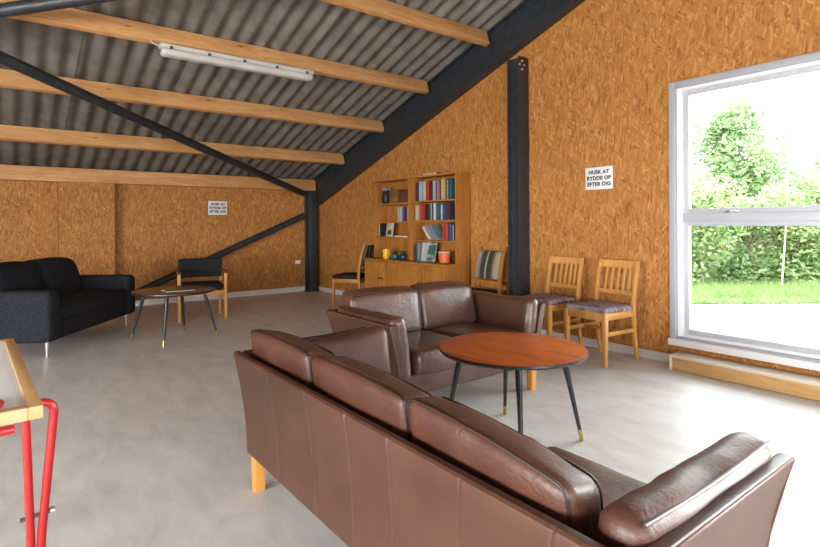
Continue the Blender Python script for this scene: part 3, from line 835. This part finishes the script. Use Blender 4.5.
leaning('white', .036, .215, .14, 3.555, 1.0, -42, 'white book leaning far to the left on the third right shelf')
leaning('steel_blue', .042, .215, .14, 3.69, 1.0, -36, 'steel blue book leaning left on the third right shelf')
S4 = [('purple', .03, .20), ('navy', .022, .22), ('green', .026, .235), ('grey', .02, .24)]
row(S4, 3.245, .72, -.235, 'the lowest right shelf', 'books on the lowest right shelf')
SL2 = [('white', .026, .205), ('grey', .03, .2), ('cream', .022, .195), ('pale_blue', .034, .205), ('blue', .032, .2), ('dark_red', .028, .2), ('navy', .028, .205), ('purple', .024, .2), ('pale_blue', .03, .2), ('teal', .026, .195)]
row(SL2, 2.845, 1.245, -.215, 'the second shelf of the left bay', 'books on the second left shelf')
SL3 = [('white', .026, .185), ('grey', .022, .19), ('black', .034, .19), ('black', .026, .185)]
row(SL3, 2.365, 1.03, -.215, 'the third shelf of the left bay', 'books on the third left shelf')
# face-out magazine and framed print
def facing(name, label, cat, w, h, loc, rz, tilt, mats, prt):
    t = thing(name, label, cat, loc, rz); t.rotation_euler = (tilt, 0, rz)
    m = MB(); m.box(-w/2, w/2, 0, .012, 0, h, .002); m.build('board', mats[0], t)
    m = MB(); prt(m); m.build('print', mats[1], t)
    return t
def pr1(m):
    m.prism([(-.04, -.001, .03), (.05, -.001, .03), (.055, -.001, .075), (.02, -.001, .105), (-.02, -.001, .09), (-.045, -.001, .06)], (0, .0012, 0))
facing('picture_card', 'cream card with a dark green plant print on the third left shelf', 'picture', .17, .205, (2.60, -.19, 1.031), 0, R(-8), (bmat('cream'), plain('print_green', (.05, .07, .02), .6)), pr1)
def pr2(m):
    m.prism([(-.075, -.001, .09), (.085, -.001, .09), (.085, -.001, .215), (-.075, -.001, .215)], (0, .0012, 0))
    m.prism([(-.09, -.001, .02), (.02, -.001, .02), (.06, -.001, .05), (-.06, -.001, .05)], (0, .0012, 0))
facing('magazine', 'dark green face-out magazine leaning on the lowest right shelf', 'magazine', .20, .245, (3.50, -.17, .721), 0, R(-10), (mat_noise('mag_cover', (.10, .13, .11), (.42, .44, .40), 22, .4), plain('mag_print', (.05, .10, .09), .4)), pr2)
leaning('white', .022, .245, .15, 3.405, .72, 8, 'tall white booklet leaning against the face-out magazine').location.y = -.08

def lathe_thing(name, label, cat, loc, parts):
    t = thing(name, label, cat, loc)
    for (nm, prof, mat) in parts:
        m = MB(); m.lathe(prof, n=28); m.build(nm, mat, t)
    return t
M_orange = mat_noise('orange_glaze', (.55, .07, .02), (.68, .20, .06), 30, .35)
M_yel = plain('yellow_glaze', (.72, .40, .01), .35)
M_green = plain('tray_green', (.08, .17, .07), .35)
lathe_thing('tray', 'flat round green tray under the orange pot', 'tray', (3.88, -.275, .7205), [('plate', [(0, 0), (.10, 0), (.135, .008), (.137, .012), (.10, .006), (0, .005)], M_green)])
lathe_thing('flower_pot', 'orange pot with pale rim on the green tray', 'pot', (3.87, -.24, .727), [('body', [(0, 0), (.062, 0), (.074, .06), (.078, .13), (.066, .13), (.06, .02), (0, .015)], M_orange), ('rim', [(.066, .125), (.080, .125), (.080, .142), (.066, .142)], bmat('cream'))])
o = lathe_thing('mug', 'yellow mug on the cupboard top in the left bay', 'mug', (2.66, -.28, .7205), [('body', [(0, 0), (.045, 0), (.05, .02), (.052, .135), (.047, .135), (.044, .012), (0, .01)], M_yel)])
m = MB(); m.tube([(.05, 0, .03), (.075, 0, .04), (.085, 0, .07), (.075, 0, .10), (.05, 0, .11)], .007, 8); m.build('handle', M_yel, o)
o = lathe_thing('sugar_bowl', 'small teal lidded bowl beside the yellow mug', 'bowl', (2.875, -.28, .7205), [('body', [(0, 0), (.035, 0), (.055, .025), (.056, .055), (.044, .075), (0, .075)], plain('teal_glaze', (.02, .10, .14), .25)), ('lid', [(.046, .074), (.044, .082), (.015, .094), (.008, .10), (.012, .112), (0, .115)], bmat('black'))])
o = lathe_thing('small_jug', 'small dark blue jug right of the teal bowl', 'jug', (3.045, -.27, .7205), [('body', [(0, 0), (.036, 0), (.05, .03), (.046, .065), (.026, .09), (.030, .125), (.026, .125), (.02, .09), (0, .08)], plain('navy_glaze', (.012, .022, .045), .25))])
m = MB(); m.tube([(.044, 0, .04), (.066, 0, .06), (.062, 0, .10), (.03, 0, .115)], .005, 8); m.build('handle', bpy.data.materials['navy_glaze'], o)
o = lathe_thing('flower_vase', 'dark vase with white blooms on the top left shelf', 'vase', (2.49, -.15, 1.5055), [('body', [(0, 0), (.05, 0), (.068, .05), (.07, .12), (.05, .17), (.055, .185), (.05, .185), (.045, .16), (0, .15)], bmat('black'))])
m = MB()
for i in range(16):
    a = random.uniform(0, 2*PI); r_ = random.uniform(0, .055); 
    m.soft(r_*math.cos(a)-.018, r_*math.cos(a)+.018, r_*math.sin(a)-.018, r_*math.sin(a)+.018, .185+random.uniform(0, .035), .215+random.uniform(0, .035), .012, n=3)
m.build('blooms', bmat('grey'), o)
t = thing('wooden_box', 'brown wooden box on the top left shelf', 'box', (2.74, -.15, 1.5055))
m = MB(); m.box(-.085, .085, -.07, .07, 0, .165, .003); m.build('box_body', mat_wood('box_wood', (.13, .055, .018), (.18, .08, .028), (.22, .10, .04), .5, 'X'), t)
m = MB(); m.box(-.088, .088, -.073, .073, .166, .192, .003); m.build('lid', bpy.data.materials['box_wood'], t)
t = thing('tin', 'dark reddish tin beside the wooden box on the top left shelf', 'tin', (2.97, -.14, 1.5055))
m = MB(); m.box(-.10, .10, -.06, .06, 0, .17, .012); m.build('tin_body', mat_noise('tin_red', (.07, .025, .02), (.12, .045, .03), 20, .45), t)
m = MB(); m.box(-.102, .102, -.062, .062, .1705, .188, .008); m.build('lid', bpy.data.materials['tin_red'], t)
t = thing('paper_stack', 'flat white papers lying on the third left shelf', 'paper', (2.93, -.16, 1.0305))
m = MB(); m.box(-.14, .14, -.08, .08, 0, .02, .001); m.build('sheets', bmat('white'), t)
t = thing('book', 'dark book lying flat on top of the bookcase', 'book', (3.56, -.13, BT+.0005), R(4))
m = MB(); m.box(-.15, .15, -.1, .1, 0, .022, .002); m.build('cover', bmat('black'), t)
m = MB(); m.box(-.12, .14, -.104, -.1, .005, .017); m.build('pages', M_pages, t)

# ------------------------------------------------------------------ red legged work table at the left edge
t = thing('work_table', 'white topped table with birch edging and red tube legs at the left edge', 'table', (7.165, -4.502, 0), R(2.7))
TX0, TX1, TY0, TY1, TZT, TTH, EWD = -1.085, 0, -1.6, 0, .75, .034, .033
m = MB(); m.box(TX0+.03, TX1-.03, TY0+.03, TY1-.03, TZT-.022, TZT-.005); m.build('top_panel', M_tabwhite, t)
M_birchy = mat_wood('birch_edging_cross', (.44, .26, .12), (.52, .33, .16), (.60, .40, .21), .4, 'Y')
for a0, a1, b0, b1, mm in ((TX0, TX1, TY1-EWD, TY1, M_birch), (TX0, TX1, TY0, TY0+EWD, M_birch), (TX0, TX0+EWD, TY0+EWD, TY1-EWD, M_birchy), (TX1-EWD, TX1, TY0+EWD, TY1-EWD, M_birchy)):
    m = MB(); m.box(a0, a1, b0, b1, TZT-TTH, TZT, .003); m.build('edging', mm, t)
def bend(pts, rad, n=6):
    out = [Vector(pts[0])]
    for a, b_, c in zip(pts, pts[1:], pts[2:]):
        a, b_, c = Vector(a), Vector(b_), Vector(c)
        rr = min(rad, (a-b_).length*.45, (c-b_).length*.45)
        p = b_+(a-b_).normalized()*rr; q = b_+(c-b_).normalized()*rr
        for k in range(n+1):
            s_ = k/n; out.append(p*(1-s_)**2+b_*2*s_*(1-s_)+q*s_*s_)
    out.append(Vector(pts[-1])); return out
m = MB(); m.tube([(-.045, -.058, .689), (-.045, -1.5, .689)], .0118, 12); m.build('top_rail', M_red, t)
for lx, o_, zt_ in ((-.20, .047, .703), (-.95, -.16, .703)):
    for sg in (1, -1):
        Y = lambda v: v+o_ if sg > 0 else -1.6-(v+o_)
        m = MB()
        m.tube(bend([(lx, Y(-.75), zt_), (lx, Y(0), zt_), (lx, Y(-.036), .30), (lx, Y(-.038), .012)], .04), .0118, 14)
        lg = m.build('leg', M_red, t)
        m = MB(); m.tube(bend([(lx, Y(-.072), .70), (lx, Y(-.060), .30), (lx, Y(-.062), .012)], .04), .0112, 14)
        m.build('brace_tube', M_red, lg)
        m = MB(); m.tube([(lx, Y(-.085), .375), (lx, Y(-.010), .380)], .006, 10); m.build('clamp', M_clip, lg)
        m = MB(); m.lathe([(.010, 0), (.010, .010)], 0, 0, 12, Matrix.Translation((lx, Y(-.003), .380)) @ Matrix.Rotation(PI/2, 4, 'X')); m.build('bolt_head', M_chrome, lg)
# red disc lying on it
o = lathe_thing('red_dish', 'round red dish on the white table top at the left edge', 'dish', (7.105, -4.685, .7455), [('plate', [(0, 0), (.07, 0), (.10, .008), (.102, .012), (.07, .006), (0, .004)], M_red)])

# ------------------------------------------------------------------ outdoors
M_pave = mat_noise('pale_gravel', (.30, .295, .285), (.38, .375, .365), 40, .9, 5, .2)
struct(MB().box(-30, 40, TH, 60, -.14, -.06).build('ground', M_pave))
struct(MB().box(-40, 50, -50, YB-TH, -.14, -.06).build('ground', M_pave))
struct(MB().box(XE+.21, 60, YB-TH, TH, -.14, -.06).build('ground', M_pave))
# grass verge: strip of blades
rng = random.Random(3)
FW0, RT0 = Vector((-.795, .607, 0)), Vector((.607, .795, 0))     # the verge runs square to this direction
def yard(d, l): return Vector((8.852, -4.579, 0))+FW0*d+RT0*l
mb = MB(); bm = mb.bm
q = [yard(8.2, 1.2), yard(8.2, 14), yard(17, 20), yard(17, 1.2)]
mb.prism([(v.x, v.y, -.06) for v in q], (0, 0, .03))
for i in range(14000):
    d = 8.15+rng.uniform(0, 1)**1.5*3.2; l = d*rng.uniform(.40, .95); p = yard(d, l); x, y = p.x, p.y
    h = rng.uniform(.06, .20)*(1 if d > 8.6 else .5); a = rng.uniform(0, PI); w = .009
    dx_, dy_ = math.cos(a)*w, math.sin(a)*w; lx_, ly_ = rng.uniform(-.08, .08), rng.uniform(-.08, .08)
    v = [bm.verts.new(p_) for p_ in ((x-dx_, y-dy_, -.05), (x+dx_, y+dy_, -.05), (x+lx_, y+ly_, h-.05))]
    bm.faces.new(v)
o = mb.build('grass_verge', mat_leaf('grass_blades', (.11, .20, .05), (.20, .30, .10))); tag(o, 'strip of rough green grass beyond the gravel outside', 'grass'); o['kind'] = 'stuff'

M_lv = [mat_leaf('leaf_mid', (.12, .21, .08), (.24, .34, .15)), mat_leaf('leaf_light', (.16, .26, .09), (.28, .38, .17)), mat_leaf('leaf_pale', (.30, .38, .22), (.46, .52, .36))]  # leaf greens paled, haze put into the colour
M_bark = mat_noise('bark', (.12, .09, .06), (.22, .18, .14), 14, .9)
def tree(name, label, cat, x, y, h, rad, z0, nleaf, mat, ls=.09, seed=0, group=None, lumps=9, hollow=.55):
    rg = random.Random(seed)
    t = thing(name, label, cat, (x, y, -.06), 0, group)
    m = MB(); m.tube([(0, 0, 0), (.05, .03, h*.35), (-.03, .05, h*.7), (0, 0, h*.92)], .05, 8, radii=[.05+h*.008, .04+h*.006, .03, .012])
    for k in range(5):
        a = rg.uniform(0, 2*PI); zz = rg.uniform(.25, .6)*h
        m.tube([(0, .02, zz), (rad*.4*math.cos(a), rad*.4*math.sin(a), zz+.12*h), (rad*.75*math.cos(a), rad*.75*math.sin(a), zz+.22*h)], .02, 6, radii=[.03, .018, .008])
    m.build('trunk', M_bark, t)
    mb = MB(); bm = mb.bm
    L_ = []
    for k in range(lumps):
        a = rg.uniform(0, 2*PI); zz = rg.uniform(0, 1)
        rr = rad*rg.uniform(.2, .75)*(1-.45*zz)
        L_.append((rr*math.cos(a), rr*math.sin(a), z0+(h-z0)*(zz*.86+.06), rad*rg.uniform(.35, .6)))
    for i in range(nleaf):
        cx, cy, cz, lr = rg.choice(L_)
        v = Vector((rg.gauss(0, 1), rg.gauss(0, 1), rg.gauss(0, 1))).normalized()*lr*(hollow+(1-hollow)*rg.random())
        p = Vector((cx, cy, max(z0*.5, cz+v.z))) + Vector((v.x, v.y, 0))
        u = Vector((rg.gauss(0, 1), rg.gauss(0, 1), rg.gauss(0, .6))).normalized(); w = u.cross(Vector((rg.gauss(0, 1), rg.gauss(0, 1), rg.gauss(0, 1)))).normalized()
        s_ = ls*rg.uniform(.6, 1.3)
        q = [bm.verts.new(p-u*s_), bm.verts.new(p+w*s_*.45), bm.verts.new(p+u*s_), bm.verts.new(p-w*s_*.45)]
        f = bm.faces.new(q); f.smooth = False
    mb.build('foliage', mat, t)
    return t
G = 'shrubs beyond the gravel'
def px_l(px, d): return (px-410)/530*d
def plant(kind, label, cat, d, px, h, rad, z0, n, k, ls, seed, lumps, group):
    p = yard(d, px_l(px, d))
    tree(kind, label, cat, p.x, p.y, h, rad, z0, n, M_lv[k], ls, seed, group, lumps, .5)
plant('garden_tree', 'tall loose green tree in the upper left of the window view', 'tree', 14.0, 732, 4.95, 1.5, 1.3, 10000, 0, .078, 11, 14, 'trees outside')
plant('garden_tree', 'pale hazy tree at the upper right of the window view', 'tree', 18.5, 822, 4.6, 1.7, .8, 6000, 2, .09, 12, 14, 'trees outside')
plant('garden_tree', 'green tree hidden left of the window frame', 'tree', 14.5, 640, 5.0, 1.3, 1.2, 5000, 0, .08, 13, 12, 'trees outside')
sh = [(10.6, 640, 1.9, .95, 0, 'leafy green shrub hidden left of the window'), (10.5, 700, 1.85, .95, 1, 'light green shrub at the left of the lower window pane'),
      (10.8, 748, 1.75, .95, 0, 'darker green shrub in the middle of the lower window pane'), (10.6, 795, 1.85, .95, 1, 'light green shrub at the right of the lower window pane'),
      (10.7, 845, 1.95, 1.0, 0, 'green shrub just past the right edge of the photo'), (10.6, 895, 1.9, 1.0, 1, 'light green shrub well past the right edge of the photo'),
      (12.8, 672, 2.4, 1.15, 1, 'taller shrub behind the hidden left shrub'), (12.9, 716, 2.3, 1.1, 2, 'pale flowering shrub rising behind the left shrub of the window view'), (13.2, 768, 2.1, 1.1, 1, 'light shrub rising behind the middle shrub of the window view'),
      (13.0, 818, 2.55, 1.15, 1, 'tall light shrub rising behind the right shrub of the window view'), (13.2, 866, 2.6, 1.2, 0, 'tall green shrub past the right edge of the photo')]
for i, (d, px, h, r_, k, lb) in enumerate(sh):
    plant('garden_shrub', lb, 'shrub', d, px, h, r_, .10, 6500, k, .055, 30+i, 12, G)
o = MB(); p = yard(10.0, px_l(781, 10.0)); q_ = yard(10.1, px_l(789, 10.1))
o.tube([(p.x, p.y, -.05), ((p.x+q_.x)/2, (p.y+q_.y)/2, .9), (q_.x, q_.y, 2.2)], .02, 8, radii=[.018, .014, .008])
tag(o.build('sapling_stem', plain('pale_bark', (.30, .30, .22), .8)), 'thin pale bare stem standing among the shrubs outside', 'tree')

# ------------------------------------------------------------------ light
w = bpy.data.worlds.new('World'); bpy.context.scene.world = w; w.use_nodes = True
nt = w.node_tree; bg = nt.nodes['Background']
bg.inputs['Color'].default_value = (.93, .97, 1.0, 1); bg.inputs['Strength'].default_value = 9.0
def area(name, loc, rot, sx, sy, power, col=(1, 1, 1), portal=False):
    l = bpy.data.lights.new(name, 'AREA'); l.shape = 'RECTANGLE'; l.size = sx; l.size_y = sy; l.energy = power; l.color = col
    o = bpy.data.objects.new(name, l); C.objects.link(o); o.location = loc; o.rotation_euler = rot
    if portal: l.cycles.is_portal = True
    return o
area('portal_window', ((WX0+WX1)/2, TH+.03, (WZ0+WZ1)/2), (-PI/2, 0, 0), WX1-WX0, WZ1-WZ0, 1, portal=True)
area('portal_window', ((W2X0+W2X1)/2, TH+.03, (WZ0+WZ1)/2), (-PI/2, 0, 0), W2X1-W2X0, WZ1-WZ0, 1, portal=True)
for a, b_ in BW:
    area('portal_window', ((a+b_)/2, YB-TH-.03, 1.15), (PI/2, 0, 0), b_-a, 1.7, 1, portal=True)
for a, b_ in EW:
    area('portal_window', (XE+.23, (a+b_)/2, 1.03), (0, PI/2, 0), 1.65, b_-a, 1, portal=True)

for a, b_ in BW:  # fill lamps added outside the unseen back openings, on top of the sky
    area('window_fill', ((a+b_)/2, YB-TH-.06, 1.15), (PI/2, 0, 0), b_-a, 1.7, 210, (1, .98, .96))
for a, b_ in EW:  # weaker fill lamps added at the unseen side openings
    area('window_fill', (XE+.26, (a+b_)/2, 1.03), (0, PI/2, 0), 1.65, b_-a, 50, (1, .98, .96))
area('window_fill', ((W2X0+W2X1)/2, TH+.06, (WZ0+WZ1)/2), (-PI/2, 0, 0), W2X1-W2X0, WZ1-WZ0, 190)  # lamp added at the unseen second window to brighten the near floor

# ------------------------------------------------------------------ camera
cam = bpy.data.cameras.new('camera'); co = bpy.data.objects.new('camera', cam); C.objects.link(co)
F, YAW, ROLL, HY = 530.0, R(37.36), R(.33), 223.3
fw = Vector((-math.cos(YAW), math.sin(YAW), 0)); rt = Vector((math.sin(YAW), math.cos(YAW), 0)); up = Vector((0, 0, 1))
r2 = rt*math.cos(ROLL)-up*math.sin(ROLL); u2 = up*math.cos(ROLL)+rt*math.sin(ROLL)
Mx = Matrix((r2, u2, -fw)).transposed().to_4x4(); Mx.translation = Vector((8.852, -4.579, 1.22))
co.matrix_world = Mx
cam.sensor_width = 36; cam.lens = F/820*36; cam.shift_y = -(273.5-HY)/820; cam.clip_start = .02
bpy.context.scene.camera = co
vs = bpy.context.scene.view_settings
vs.view_transform = 'Standard'; vs.look = 'None'; vs.gamma = 1; vs.use_curve_mapping = False; vs.exposure = 1.0
bpy.context.scene.cycles.max_bounces = 10; bpy.context.scene.cycles.diffuse_bounces = 6; bpy.context.scene.cycles.transparent_max_bounces = 12
bpy.context.scene.cycles.use_denoising = True
